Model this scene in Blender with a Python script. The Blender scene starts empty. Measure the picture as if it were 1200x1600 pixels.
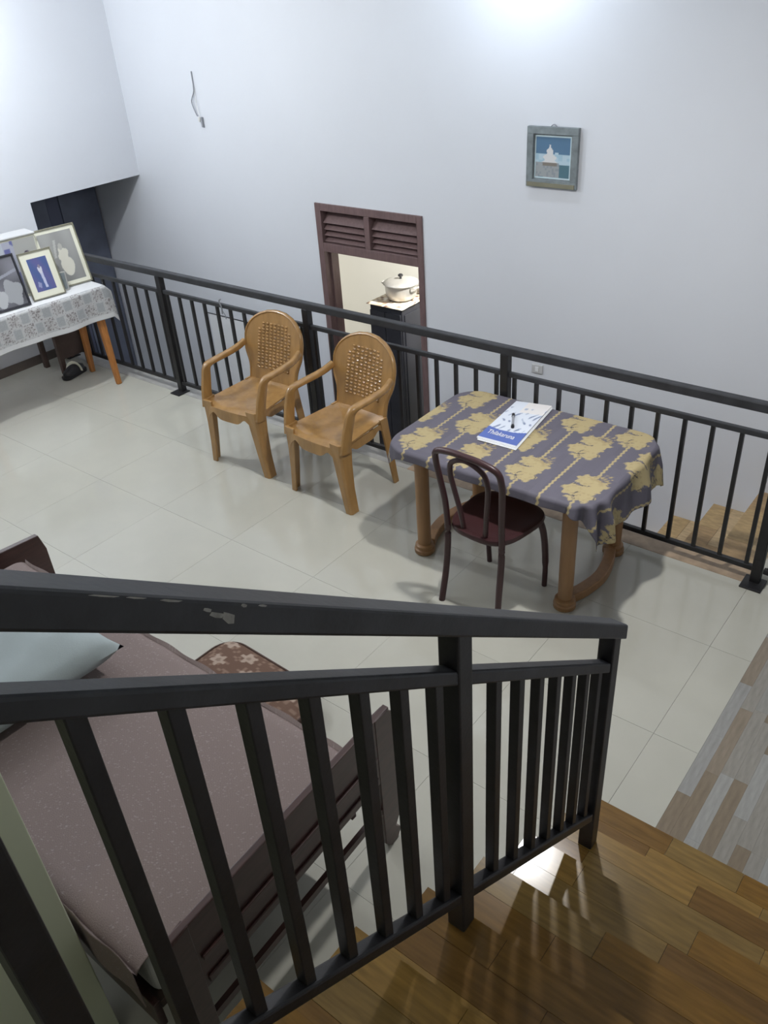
import bpy, bmesh, math, random
from mathutils import Vector, Matrix

# ------------------------------------------------------------------ camera, world, lights, exposure
sc = bpy.context.scene
C = sc.collection
cam_d = bpy.data.cameras.new('camera'); cam = bpy.data.objects.new('camera', cam_d); C.objects.link(cam)
cam.location = (1.25623, -3.66359, 2.71003)
cam.rotation_euler = (0.990431397, 0.0631743595, 0.664656772)
cam_d.sensor_fit = 'HORIZONTAL'; cam_d.sensor_width = 36.0; cam_d.lens = 1304.39 * 36 / 1200
cam_d.clip_start = 0.02
sc.camera = cam
w = bpy.data.worlds.new('world'); sc.world = w; w.use_nodes = True
w.node_tree.nodes['Background'].inputs[0].default_value = (0.5, 0.55, 0.6, 1)
w.node_tree.nodes['Background'].inputs[1].default_value = 0.03
sc.view_settings.view_transform = 'Standard'; sc.view_settings.look = 'None'
sc.view_settings.gamma = 1; sc.view_settings.use_curve_mapping = False
sc.view_settings.exposure = 0.0
def lamp(name, loc, power, color, r):
    d = bpy.data.lights.new(name, 'POINT'); d.energy = power; d.color = color; d.shadow_soft_size = r
    o = bpy.data.objects.new(name, d); C.objects.link(o); o.location = loc; return o
def washer(name, loc, aim, power, color, size):
    d = bpy.data.lights.new(name, 'AREA'); d.shape = 'DISK'; d.size = size; d.energy = power; d.color = color
    o = bpy.data.objects.new(name, d); C.objects.link(o); o.location = loc
    o.rotation_euler = (Vector(aim) - Vector(loc)).to_track_quat('-Z', 'Y').to_euler(); return o
washer('light_over_table', (-0.16, -0.95, 2.68), (-0.32, -0.55, 0), 36, (0.98, 0.98, 0.98), 0.11)
lamp('light_by_left_wall', (-4.05, -0.95, 2.72), 92, (0.93, 0.97, 1.0), 0.07)
lamp('light_room_fill', (-3.3, -2.5, 2.9), 34, (0.93, 0.96, 1.0), 0.3)
washer('added_glow_back', (-1.50, 0.62, 2.92), (-1.47, 1.163, 2.50), 7.0, (0.78, 0.88, 1.0), 0.10)  # added helper light for the bright patch on the back wall, no fixture there
washer('added_glow_left', (-4.95, -0.55, 2.80), (-5.435, -0.30, 2.36), 4.0, (0.78, 0.87, 1.0), 0.12)  # extra light, added only to strengthen the glow on the left wall
sd = bpy.data.lights.new('light_store_room', 'SPOT'); sd.energy = 480; sd.color = (1.0, 0.97, 0.90); sd.shadow_soft_size = .05; sd.spot_size = math.radians(66); sd.spot_blend = .35
so = bpy.data.objects.new('light_store_room', sd); C.objects.link(so); so.location = (-1.75, 1.62, 1.55)
so.rotation_euler = (Vector((-3.25, 2.5, .05)) - so.location).to_track_quat('-Z', 'Y').to_euler()
lamp('light_stair_side', (0.95, -5.0, 2.9), 13, (1.0, 0.98, 0.76), 0.15)

# ------------------------------------------------------------------ materials
def nodes(name):
    m = bpy.data.materials.new(name); m.use_nodes = True
    nt = m.node_tree; return m, nt, nt.nodes['Principled BSDF']
def mat(name, col, rough=0.5, metal=0.0, noise=0.0, scale=8.0, bump=0.0, bscale=60.0, coat=0.0, stretch=None, spec=None, trans=0.0):
    m, nt, b = nodes(name)
    b.inputs['Roughness'].default_value = rough; b.inputs['Metallic'].default_value = metal
    b.inputs['Base Color'].default_value = (*col, 1)
    if coat: b.inputs['Coat Weight'].default_value = coat; b.inputs['Coat Roughness'].default_value = 0.08
    if spec is not None: b.inputs['Specular IOR Level'].default_value = spec
    tc = nt.nodes.new('ShaderNodeTexCoord'); mp = nt.nodes.new('ShaderNodeMapping')
    nt.links.new(tc.outputs['Object'], mp.inputs[0])
    if stretch: mp.inputs['Scale'].default_value = stretch
    if noise:
        n = nt.nodes.new('ShaderNodeTexNoise'); n.inputs['Scale'].default_value = scale; n.inputs['Detail'].default_value = 5
        r = nt.nodes.new('ShaderNodeValToRGB')
        r.color_ramp.elements[0].position = 0.3; r.color_ramp.elements[1].position = 0.7
        r.color_ramp.elements[0].color = (*[c * (1 - noise) for c in col], 1)
        r.color_ramp.elements[1].color = (*[min(1, c * (1 + noise)) for c in col], 1)
        nt.links.new(mp.outputs[0], n.inputs['Vector']); nt.links.new(n.outputs['Fac'], r.inputs[0]); nt.links.new(r.outputs[0], b.inputs['Base Color'])
    if bump:
        n2 = nt.nodes.new('ShaderNodeTexNoise'); n2.inputs['Scale'].default_value = bscale; n2.inputs['Detail'].default_value = 3
        bp = nt.nodes.new('ShaderNodeBump'); bp.inputs['Strength'].default_value = bump; bp.inputs['Distance'].default_value = 0.003
        nt.links.new(mp.outputs[0], n2.inputs['Vector']); nt.links.new(n2.outputs['Fac'], bp.inputs['Height']); nt.links.new(bp.outputs[0], b.inputs['Normal'])
    return m
def attr_mat(name, rough=0.8, spec=0.3, alpha=None, weave=0.0):
    m, nt, b = nodes(name)
    a = nt.nodes.new('ShaderNodeAttribute'); a.attribute_name = 'col'
    nt.links.new(a.outputs['Color'], b.inputs['Base Color'])
    b.inputs['Roughness'].default_value = rough; b.inputs['Specular IOR Level'].default_value = spec
    if alpha is not None: b.inputs['Alpha'].default_value = alpha
    if weave:
        tc = nt.nodes.new('ShaderNodeTexCoord'); n2 = nt.nodes.new('ShaderNodeTexNoise'); n2.inputs['Scale'].default_value = 300
        bp = nt.nodes.new('ShaderNodeBump'); bp.inputs['Strength'].default_value = weave; bp.inputs['Distance'].default_value = 0.002
        nt.links.new(tc.outputs['Object'], n2.inputs['Vector']); nt.links.new(n2.outputs['Fac'], bp.inputs['Height']); nt.links.new(bp.outputs[0], b.inputs['Normal'])
    return m

M = {}
M['wall'] = mat('white_paint', (0.72, 0.74, 0.785), 0.62, noise=0.02, scale=1.2, bump=0.05, bscale=25)
M['wall_cream'] = mat('cream_paint', (0.74, 0.73, 0.68), 0.65, noise=0.02, scale=2)
M['wall_green'] = mat('pale_green_paint', (0.60, 0.63, 0.47), 0.6, noise=0.03, scale=2)
M['ceiling'] = mat('ceiling_paint', (0.72, 0.73, 0.74), 0.8, noise=0.02)
M['grout'] = mat('grout', (0.44, 0.43, 0.37), 0.8, noise=0.1)
TILES = [mat('cream_tile_%d' % i, c, 0.13, noise=0.035, scale=3.5, bump=0.012, bscale=6, stretch=(1, 1, 1)) for i, c in enumerate([(0.49, 0.478, 0.415), (0.50, 0.488, 0.424), (0.485, 0.473, 0.411)])]
STAVES = [mat('strip_tile_%d' % i, c, 0.22, noise=0.12, scale=12, stretch=(6, 1, 1)) for i, c in enumerate([(0.28, 0.27, 0.245), (0.32, 0.315, 0.295), (0.25, 0.205, 0.155), (0.22, 0.175, 0.125), (0.28, 0.262, 0.23), (0.30, 0.295, 0.28)])]
WOODS = [mat('wood_tile_%d' % i, c, 0.20, noise=0.22, scale=9, stretch=(1, 9, 1)) for i, c in enumerate([(0.20, 0.105, 0.022), (0.245, 0.145, 0.040), (0.155, 0.082, 0.022), (0.205, 0.13, 0.042), (0.165, 0.088, 0.022)])]
TANS = [mat('tan_tile_%d' % i, c, 0.3, noise=0.2, scale=9, stretch=(2, 6, 1)) for i, c in enumerate([(0.42, 0.29, 0.14), (0.47, 0.34, 0.19), (0.36, 0.24, 0.12)])]
M['edge_stone'] = mat('edge_stone', (0.36, 0.26, 0.17), 0.3, noise=0.25, scale=14)
M['edge_grey'] = mat('edge_grey', (0.38, 0.37, 0.35), 0.3, noise=0.1, scale=14)
M['steel'] = mat('black_steel', (0.012, 0.0115, 0.013), 0.45, noise=0.35, scale=18, bump=0.15, bscale=90, spec=0.5)
M['steel_top'] = mat('charcoal_steel', (0.026, 0.027, 0.031), 0.48, noise=0.3, scale=14, bump=0.15, bscale=70)
M['chip'] = mat('paint_chip', (0.30, 0.29, 0.27), 0.7, noise=0.3, scale=60)
M['plastic'] = mat('caramel_plastic', (0.36, 0.200, 0.068), 0.26, noise=0.16, scale=7, stretch=(3, 3, 0.8), coat=0.3)
M['plastic_brown'] = mat('brown_plastic', (0.045, 0.016, 0.018), 0.38, noise=0.1, scale=10)
M['table_wood'] = mat('tan_table_plastic', (0.29, 0.155, 0.065), 0.45, noise=0.12, scale=8, stretch=(4, 4, 0.6))
M['orange_wood'] = mat('orange_wood', (0.42, 0.17, 0.045), 0.45, noise=0.2, scale=10, stretch=(8, 8, 0.8))
M['door_wood'] = mat('door_brown', (0.165, 0.105, 0.103), 0.5, noise=0.15, scale=12, stretch=(5, 5, 1))
M['bed_wood'] = mat('bed_mahogany', (0.050, 0.020, 0.017), 0.42, noise=0.3, scale=8, stretch=(8, 1, 6), coat=0.2)
M['dark_wood'] = mat('wardrobe_dark', (0.115, 0.13, 0.175), 0.5, noise=0.15, scale=6)
M['dark_wood2'] = mat('wardrobe_seam', (0.08, 0.09, 0.14), 0.5)
M['box_brown'] = mat('dull_brown', (0.09, 0.06, 0.05), 0.6, noise=0.2)
M['skirt'] = mat('skirting', (0.14, 0.115, 0.10), 0.35, noise=0.15)
M['cab'] = mat('cabinet_black', (0.022, 0.023, 0.030), 0.35, noise=0.2, scale=5)
M['alu'] = mat('aluminium', (0.50, 0.49, 0.47), 0.42, metal=0.6, noise=0.05, scale=30)
M['black'] = mat('black_plastic', (0.012, 0.012, 0.015), 0.4)
M['white_pl'] = mat('white_plastic', (0.72, 0.72, 0.70), 0.4)
M['paper'] = mat('paper', (0.78, 0.79, 0.80), 0.7, noise=0.02)
M['paper_grey'] = mat('switch_plastic', (0.55, 0.55, 0.55), 0.4)
M['bright_paper'] = mat('bright_paper', (0.88, 0.89, 0.90), 0.6)
M['pillow'] = mat('pillow_cloth', (0.36, 0.41, 0.42), 0.85, noise=0.08, scale=5, bump=0.2, bscale=200)
M['cream'] = mat('cream_card', (0.80, 0.79, 0.66), 0.6)
M['frame_grey'] = mat('frame_greywood', (0.20, 0.23, 0.24), 0.5, noise=0.25, scale=20)
M['frame_black'] = mat('frame_dark', (0.03, 0.03, 0.04), 0.35)
M['frame_olive'] = mat('frame_olive', (0.22, 0.21, 0.15), 0.4, noise=0.1)
M['wire'] = mat('wire_grey', (0.28, 0.29, 0.32), 0.6)
M['cushion_edge'] = mat('cushion_piping', (0.07, 0.035, 0.025), 0.7)
M['print'] = attr_mat('printed_colours', 0.55)
M['cloth'] = attr_mat('brocade_cloth', 0.62, 0.35, weave=0.35)
M['lace'] = attr_mat('lace_cloth', 0.8, 0.2, weave=0.3)
M['spread'] = attr_mat('bedspread_weave', 0.8, 0.2, weave=0.6)
M['glass'] = mat('cover_glass', (1, 1, 1), 0.05)
g = M['glass'].node_tree.nodes['Principled BSDF']; g.inputs['Transmission Weight'].default_value = 1.0; g.inputs['IOR'].default_value = 1.2
M['green_box'] = mat('mat_plastic', (0.32, 0.27, 0.2), 0.3, noise=0.7, scale=20)

# ------------------------------------------------------------------ helpers
def link(name, bm, m, parent=None, smooth=False, bevel=0.0, seg=2):
    me = bpy.data.meshes.new(name)
    bmesh.ops.recalc_face_normals(bm, faces=bm.faces)
    bm.to_mesh(me); bm.free()
    for x in (m if isinstance(m, (list, tuple)) else [m]): me.materials.append(x)
    if smooth:
        for p in me.polygons: p.use_smooth = True
    o = bpy.data.objects.new(name, me); C.objects.link(o)
    if parent: o.parent = parent
    if bevel:
        b = o.modifiers.new('bevel', 'BEVEL'); b.width = bevel; b.segments = seg; b.limit_method = 'ANGLE'
    if smooth: 
        try: me.set_sharp_from_angle(angle=math.radians(50))
        except Exception: pass
    return o
def tag(o, label=None, cat=None, group=None, kind=None):
    if label: o['label'] = label
    if cat: o['category'] = cat
    if group: o['group'] = group
    if kind: o['kind'] = kind
    return o
def thing(name, label, cat, loc=(0, 0, 0), rz=0, group=None, kind=None):
    o = bpy.data.objects.new(name, None); C.objects.link(o); o.location = loc; o.rotation_euler = (0, 0, rz); o.empty_display_size = 0.1
    return tag(o, label, cat, group, kind)
def box(bm, x0, x1, y0, y1, z0, z1, mi=0):
    v = [bm.verts.new(p) for p in ((x0, y0, z0), (x1, y0, z0), (x1, y1, z0), (x0, y1, z0), (x0, y0, z1), (x1, y0, z1), (x1, y1, z1), (x0, y1, z1))]
    for f in ((0, 3, 2, 1), (4, 5, 6, 7), (0, 1, 5, 4), (1, 2, 6, 5), (2, 3, 7, 6), (3, 0, 4, 7)):
        bm.faces.new([v[i] for i in f]).material_index = mi
    return v
def B(*a):
    bm = bmesh.new(); box(bm, *a); return bm
def sweep(bm, pts, size, n=8, up=(0, 0, 1), square=False, caps=True):
    """tube along pts; size per point = r or (a,b) half widths (a sideways, b along 'up')"""
    P = [Vector(p) for p in pts]; rings = []
    for i, p in enumerate(P):
        t = (P[min(i + 1, len(P) - 1)] - P[max(i - 1, 0)]).normalized()
        u = Vector(up); s = t.cross(u)
        if s.length < 1e-4: s = t.cross(Vector((0, 1, 0)))
        s.normalize(); u2 = s.cross(t).normalized()
        sz = size[i] if isinstance(size, list) else size
        a, b = (sz, sz) if not isinstance(sz, tuple) else sz
        ring = []
        if square:
            for sx, sy in ((-1, -1), (1, -1), (1, 1), (-1, 1)): ring.append(bm.verts.new(p + s * a * sx + u2 * b * sy))
        else:
            for k in range(n):
                th = 2 * math.pi * k / n; ring.append(bm.verts.new(p + s * a * math.cos(th) + u2 * b * math.sin(th)))
        rings.append(ring)
    k = len(rings[0])
    for i in range(len(rings) - 1):
        for j in range(k): bm.faces.new((rings[i][j], rings[i][(j + 1) % k], rings[i + 1][(j + 1) % k], rings[i + 1][j]))
    if caps: bm.faces.new(rings[0][::-1]); bm.faces.new(rings[-1])
def smoothpath(pts, n=6):
    """Catmull-Rom through control points"""
    P = [Vector(p) for p in pts]; out = []
    for i in range(len(P) - 1):
        a = P[max(i - 1, 0)]; b = P[i]; c = P[i + 1]; d = P[min(i + 2, len(P) - 1)]
        for k in range(n):
            t = k / n
            out.append(0.5 * ((2 * b) + (c - a) * t + (2 * a - 5 * b + 4 * c - d) * t * t + (3 * b - a - 3 * c + d) * t ** 3))
    out.append(P[-1]); return out
def lathe(bm, prof, c=(0, 0, 0), n=24):
    rings = [[bm.verts.new((c[0] + r * math.cos(2 * math.pi * k / n), c[1] + r * math.sin(2 * math.pi * k / n), c[2] + z)) for k in range(n)] for r, z in prof]
    for i in range(len(rings) - 1):
        for k in range(n): bm.faces.new((rings[i][k], rings[i][(k + 1) % n], rings[i + 1][(k + 1) % n], rings[i + 1][k]))
    bm.faces.new(rings[0][::-1]); bm.faces.new(rings[-1])
def prism(bm, pts, fz0, fz1):
    """polygon pts (2d) extruded; fz0/fz1 map 2d->3d"""
    a = [bm.verts.new(fz0(*p)) for p in pts]; b = [bm.verts.new(fz1(*p)) for p in pts]; n = len(pts)
    bm.faces.new(a[::-1]); bm.faces.new(b)
    for i in range(n): bm.faces.new((a[i], a[(i + 1) % n], b[(i + 1) % n], b[i]))
def rrect(x0, x1, y0, y1, r, n=6):
    out = []
    for cx, cy, a0 in ((x1 - r, y1 - r, 0), (x0 + r, y1 - r, 90), (x0 + r, y0 + r, 180), (x1 - r, y0 + r, 270)):
        for k in range(n + 1):
            a = math.radians(a0 + 90 * k / n); out.append((cx + r * math.cos(a), cy + r * math.sin(a)))
    return out
def grid_obj(name, nu, nv, fpos, fcol, m, parent=None, smooth=True, thick=0.0):
    """sheet with nu x nv cells; fpos(s,t)->xyz, fcol(s,t)->rgb, s,t in 0..1"""
    vs = []; cols = []
    for j in range(nv + 1):
        for i in range(nu + 1):
            s, t = i / nu, j / nv; vs.append(fpos(s, t)); cols.append(fcol(s, t))
    fs = [(j * (nu + 1) + i, j * (nu + 1) + i + 1, (j + 1) * (nu + 1) + i + 1, (j + 1) * (nu + 1) + i) for j in range(nv) for i in range(nu)]
    me = bpy.data.meshes.new(name); me.from_pydata(vs, [], fs); me.update()
    at = me.color_attributes.new('col', 'FLOAT_COLOR', 'POINT')
    flat = []
    for c in cols: flat += [c[0], c[1], c[2], 1.0]
    at.data.foreach_set('color', flat)
    me.materials.append(m)
    if smooth: me.polygons.foreach_set('use_smooth', [True] * len(me.polygons))
    o = bpy.data.objects.new(name, me); C.objects.link(o)
    if parent: o.parent = parent
    if thick:
        s = o.modifiers.new('thick', 'SOLIDIFY'); s.thickness = thick; s.offset = -1
    return o
def copy_tree(o, parent=None):
    c = o.copy(); C.objects.link(c)
    if parent: c.parent = parent
    for ch in list(o.children): copy_tree(ch, c)
    return c
def piece(name, me, m_loc, parent):
    o = bpy.data.objects.new(name, me); C.objects.link(o); o.parent = parent; o.location = m_loc; return o
def hsh(i, j=0, k=0):
    return random.Random(i * 7919 + j * 104729 + k * 31).random()
def struct(name, bm, m, parent=None, **kw):
    o = link(name, bm, m, parent, **kw)
    if not parent: o['kind'] = 'structure'
    return o

# ------------------------------------------------------------------ room shell
XL, W, LOW = -5.435, 1.163, -1.06     # left wall plane, back wall plane, lower floor level
TOP = 3.30; XR = 2.30; YF = -5.6
DX0, DX1, DZ = -3.316, -2.304, 1.231  # doorway outer frame
# back wall with doorway hole
bm = bmesh.new()
box(bm, -7.4, DX0, W, W + .15, LOW, TOP); box(bm, DX1, XR, W, W + .15, LOW, TOP); box(bm, DX0, DX1, W, W + .15, DZ, TOP)
struct('wall_back', bm, M['wall'])
# left wall (solid up to the opening) and beam above the opening
bm = bmesh.new(); box(bm, XL - .15, XL, YF, .055, LOW, TOP); box(bm, XL - .15, XL, .055, W, 1.275, TOP)
struct('wall_left', bm, M['wall'])
struct('wall_right', B(XR, XR + .15, YF, W + .15, LOW, TOP), M['wall'])
struct('wall_front', B(-7.4, XR + .15, YF - .15, YF, LOW, TOP), M['wall'])
struct('ceiling', B(-7.4, XR + .15, YF - .15, W + .15, TOP, TOP + .12), M['ceiling'])
struct('wall_far_left', B(-7.55, -7.4, YF, W + .15, LOW, TOP), M['wall'])
struct('baseboard_left', B(XL, XL + .012, -5.5, .055, 0, .075), M['skirt'])
# wall of the stair side, its vertical edge hides the near side of the bed
struct('wall_stair_side', B(-.43, -.30, YF, -3.262, 0, TOP), M['wall_green'], bevel=.004)

# main floor: slab, tiles
floor = struct('floor', B(XL, XR, YF, -.035, -.20, -.006), M['grout'])
bm = B(.532, XR, -.035, W, -.20, -.006); sl = link('landing_slab', bm, M['grout'], floor)
SEAM_X, SEAM_Y, T = .532, -1.215, .632
tile_me = {}
def tile_mesh(wx, wy, m, name='floor_tile', h=.006, b=.0006):
    k = (round(wx, 4), round(wy, 4), m.name, b)
    if k not in tile_me:
        bm = bmesh.new()
        v = box(bm, b, wx - b, b, wy - b, -h, 0)
        me = bpy.data.meshes.new(name); bmesh.ops.recalc_face_normals(bm, faces=bm.faces); bm.to_mesh(me); bm.free(); me.materials.append(m); tile_me[k] = me
    return tile_me[k]
for i in range(-10, 1):
    for j in range(-7, 2):
        x0, x1 = SEAM_X + T * i, SEAM_X + T * (i + 1); y0, y1 = SEAM_Y + T * j, SEAM_Y + T * (j + 1)
        x0, x1, y0, y1 = max(x0, XL), min(x1, .718), max(y0, YF), min(y1, -.035)
        if x1 - x0 < .02 or y1 - y0 < .01: continue
        if x0 > .5 and y1 < -1.9: continue
        piece('floor_tile', tile_mesh(x1 - x0, y1 - y0, TILES[int(hsh(i + 50, j + 50) * 3)]), (x0, y0, 0), floor)
# wood-look staves on the right-hand strip
SW = .052
for i in range(17):
    x0 = .718 + SW * i; y = -1.80 - hsh(i, 3) * .25
    n = 0
    while y < W:
        L = .20 + .20 * hsh(i, n, 5); L = round(L / .05) * .05; y1 = min(y + L, W)
        ya = max(y, -1.78)
        if y1 - ya > .02:
            r = hsh(i, n, 9)
            piece('strip_tile', tile_mesh(SW, y1 - ya, STAVES[int(r * 6)], b=.0002), (x0, ya, 0), floor)
        y = y1; n += 1
xx = .718 + SW * 17
for j in range(5):
    piece('floor_tile', tile_mesh(XR - xx, .6, STAVES[j % 2]), (xx, -1.84 + .6 * j, 0), floor)
# edge of the floor over the stairwell
tr = struct('trim_1', B(-1.62, .53, -.0345, .09, -.20, .001), M['edge_stone'], bevel=.002)
struct('trim_2', B(XL, -1.62, -.0345, .09, -.20, .001), M['edge_grey'], bevel=.002)
struct('wall_under_floor', B(-7.4, .55, .02, .09, LOW, -.20), M['wall'])
struct('floor_lower', B(-7.4, XR, .0, W, LOW - .1, LOW), M['edge_grey'])

# ------------------------------------------------------------------ lower stairs (rising to the landing)
ls = thing('lower_staircase', None, None, (0, 0, 0), kind='structure')
for k, (xn, z) in enumerate(((-.80, -.91), (-.54, -.73), (-.285, -.545), (-.03, -.365), (.232, -.182))):
    st = link('step', B(xn, .53, .092, W, LOW if k == 0 else z - .19, z - .012), M['wall'], ls)
    run = (.255 if k < 4 else .30)
    for r in range(2):
        y = .092; n = 0
        while y < W:
            L = .28 + .25 * hsh(k, r, n); y1 = min(W, y + L)
            if W - y1 < .08: y1 = W
            bm = B(xn + run / 2 * r + .0008, xn + run / 2 * (r + 1) - .0008, y + .0008, y1 - .0008, z - .012, z)
            link('plank', bm, TANS[int(hsh(k, r, n + 7) * 3)], st); y = y1; n += 1
# ------------------------------------------------------------------ near stairs
H = .175; N0 = -1.765; RUN = .246; SX0, SX1 = .525, 1.62
stair = thing('staircase', None, None, kind='structure')
for k in range(13):
    yn = N0 - RUN * k; z = H * (k + 1)
    st = link('step', B(SX0, SX1, yn - RUN, yn - .004, max(0, z - H - .02), z - .010), M['wall'], stair)
    for r in range(3):
        x = SX0 - hsh(k, r, 1) * .25; n = 0
        ya = yn - RUN / 3 * (r + 1) - (.0 if r < 2 else 0); yb = yn - RUN / 3 * r
        while x < SX1:
            L = .22 + .34 * hsh(k, r, n + 20); x1 = min(SX1, x + L); xa = max(x, SX0)
            if x1 - xa > .01:
                link('plank', B(xa + .0005, x1 - .0005, ya + .0005, yb - .0005, z - .010, z), WOODS[int(hsh(k, r, n + 60) * 5)], st)
            x = x1; n += 1
struct('wall_stair_right', B(SX1, SX1 + .12, YF, -1.9, 0, TOP), M['wall'])

# ------------------------------------------------------------------ far railing (on the floor edge)
PX = [0.54374 - 1.46525 * i for i in range(5)][::-1]
fr = thing('balcony_railing', 'long black steel balcony railing along the far edge of the tiled floor', 'railing', (PX[0], 0, 0))
ox = PX[0]
link('top_rail', B(XL + .002 - ox, .95 - ox, -.022, .022, .920, .966), M['steel_top'], fr, bevel=.006)
link('middle_rail', B(XL + .002 - ox, .95 - ox, -.012, .012, .792, .821), M['steel_top'], fr, bevel=.004)
link('bottom_rail', B(XL + .002 - ox, PX[-1] - ox, -.013, .013, .066, .094), M['steel'], fr, bevel=.004)
for i, x in enumerate(PX):
    p_ = link('post', B(x - .024 - ox, x + .024 - ox, -.024, .024, .004, .922), M['steel'], fr, bevel=.004)
    b_ = link('base_plate', B(x - .052 - ox, x + .052 - ox, -.085, .03, .0, .009), M['steel'], p_, bevel=.002)
bme = None
for i in range(len(PX) - 1):
    for k in range(11):
        x = PX[i] + .056 + .1352 * k
        if bme is None:
            o = link('baluster', B(-.0095, .0095, -.0095, .0095, .092, .794), M['steel'], fr, bevel=.002); bme = o.data
            o.location = (x - ox, 0, 0)
        else:
            o = piece('baluster', bme, (x - ox, 0, 0), fr)
for k in range(3): piece('baluster', bme, (PX[-1] + .056 + .135 * k - ox, 0, 0), fr)
link('bottom_rail', B(PX[-1] + .03 - ox, .95 - ox, -.013, .013, .066, .094), M['steel'], fr, bevel=.004)

# ------------------------------------------------------------------ near stair railing (raked)
nr = thing('stair_railing', 'black steel stair railing in the foreground sloping down to the floor', 'railing', (.635, -2.07, 0))
ry = -2.07
def raked(name, y0, y1, za, zb, thick, x0, x1, m):
    """bar between y0 (low end) and y1 (high end); za,zb underside z at the ends"""
    bm = bmesh.new()
    prism(bm, [(y0 - ry, za), (y1 - ry, zb), (y1 - ry, zb + thick), (y0 - ry, za + thick)], lambda y, z: (x0 - .635, y, z), lambda y, z: (x1 - .635, y, z))
    return link(name, bm, m, nr, bevel=.005)
def zt(y): return 1.220 + .752 * (-2.066 - y)
def zm(y): return 1.118 + .760 * (-2.10 - y)
def zb(y): return .545 + .700 * (-2.168 - y)
YE = -4.3
tr_ = raked('top_rail', -2.045, YE, zt(-2.045), zt(YE), .050, .618, .672, M['steel_top'])
raked('middle_rail', -2.09, YE, zm(-2.09), zm(YE), .036, .620, .655, M['steel_top'])
raked('bottom_rail', -2.09, YE, zb(-2.09), zb(YE), .036, .622, .654, M['steel'])
for yc, zb0 in ((-2.068, 2 * H), (-2.773, 5 * H), (-3.553, 8 * H)):
    bm = bmesh.new(); v = box(bm, .613 - .635, .658 - .635, yc - .022 - ry, yc + .022 - ry, zb0, 0)
    for q in v[4:]: q.co.z = zt(q.co.y + ry) + .004
    link('post', bm, M['steel'], nr, bevel=.004)
ys = [-2.133, -2.212, -2.292, -2.374, -2.459, -2.548, -2.641, -2.838, -2.932, -3.024, -3.121, -3.221, -3.322, -3.427, -3.66, -3.76, -3.86, -3.96, -4.06, -4.16]
for y in ys:
    bm = bmesh.new(); v = box(bm, -.012, .012, y - .0115 - ry, y + .0115 - ry, 0, 1)
    for q in v[:4]: q.co.z = zb(q.co.y + ry) + .02
    for q in v[4:]: q.co.z = zm(q.co.y + ry) + .01
    link('baluster', bm, M['steel'], nr, bevel=.002)
# chipped paint on the rail edge
ch = bmesh.new()
rnd = random.Random(4)
for yy, zz, ly, lz in ((-3.262, .030, .009, .006), (-3.248, .027, .008, .012), (-3.272, .036, .005, .004), (-3.225, .045, .004, .003), (-3.31, .046, .012, .002), (-3.345, .047, .010, .0015), (-3.375, .047, .014, .0015), (-3.20, .046, .006, .002)):
    z = zt(yy) + zz; y = yy - ry
    pts = [(y - ly, z + .75 * ly - lz * .2), (y - ly * .3, z + .22 * ly - lz * (.6 + .4 * rnd.random())), (y + ly * .6, z - .45 * ly - lz * .7), (y + ly, z - .75 * ly + lz * .3), (y + ly * .2, z - .15 * ly + lz * (.4 + .5 * rnd.random())), (y - ly * .6, z + .45 * ly + lz * .6)]
    prism(ch, pts, lambda y, z: (.672 - .635, y, z), lambda y, z: (.6726 - .635, y, z))
o = link('chipped_paint', ch, M['chip'], tr_); o['label'] = 'pale chips in the black paint'; o['kind'] = 'stuff'

# ------------------------------------------------------------------ doorway with louvred transom
d1 = thing('door_1', None, None, (DX0, W, 0), kind='structure')
dw = DX1 - DX0; F0, F1 = -.012, .13
link('jamb', B(0, .055, F0, F1, LOW, DZ), M['door_wood'], d1, bevel=.003)
link('jamb', B(dw - .048, dw, F0, F1, LOW, DZ), M['door_wood'], d1, bevel=.003)
link('head_rail', B(.055, dw - .048, F0, F1, DZ - .055, DZ), M['door_wood'], d1, bevel=.003)
link('transom_rail', B(.055, dw - .048, F0, F1, .868, .935), M['door_wood'], d1, bevel=.003)
mid = dw / 2
link('mullion', B(mid - .025, mid + .025, F0 - .002, F1, .935, DZ - .055), M['door_wood'], d1, bevel=.003)
link('backing_panel', B(.055, dw - .048, .10, .115, .935, DZ - .055), M['door_wood'], d1)
for xa, xb in ((.055, mid - .025), (mid + .025, dw - .048)):
    for (z0, z1, dp) in ((1.085, 1.165, .075), (1.035, 1.075, .05), (.99, 1.025, .05), (.945, .98, .045)):
        bm = bmesh.new()
        prism(bm, [(.0 + F0 * 0 + .006, z0), (.006 + .010, z0 - .006), (dp + .02, z1 - .004), (dp + .01, z1)], lambda y, z: (xa + .003, y, z), lambda y, z: (xb - .003, y, z))
        link('louvre_slat', bm, M['door_wood'], d1)
# jamb inner stop strip (left)
link('stop_strip', B(.055, .072, .05, .13, LOW, .868), M['door_wood'], d1)

# store room behind the doorway
bm = bmesh.new(); box(bm, -4.7, -1.2, 2.55, 2.65, LOW, 1.9); struct('wall_store_back', bm, M['wall_cream'])
struct('wall_store_left', B(-4.8, -4.7, W + .15, 2.65, LOW, 1.9), M['wall_cream'])
struct('wall_store_right', B(-1.3, -1.2, W + .15, 2.55, LOW, 1.9), M['wall_cream'])
struct('ceiling_store', B(-4.8, -1.2, W + .15, 2.65, 1.9, 2.0), M['wall_cream'])
struct('floor_store', B(-4.8, -1.2, W, 2.65, LOW - .1, LOW), M['edge_grey'])

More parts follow.
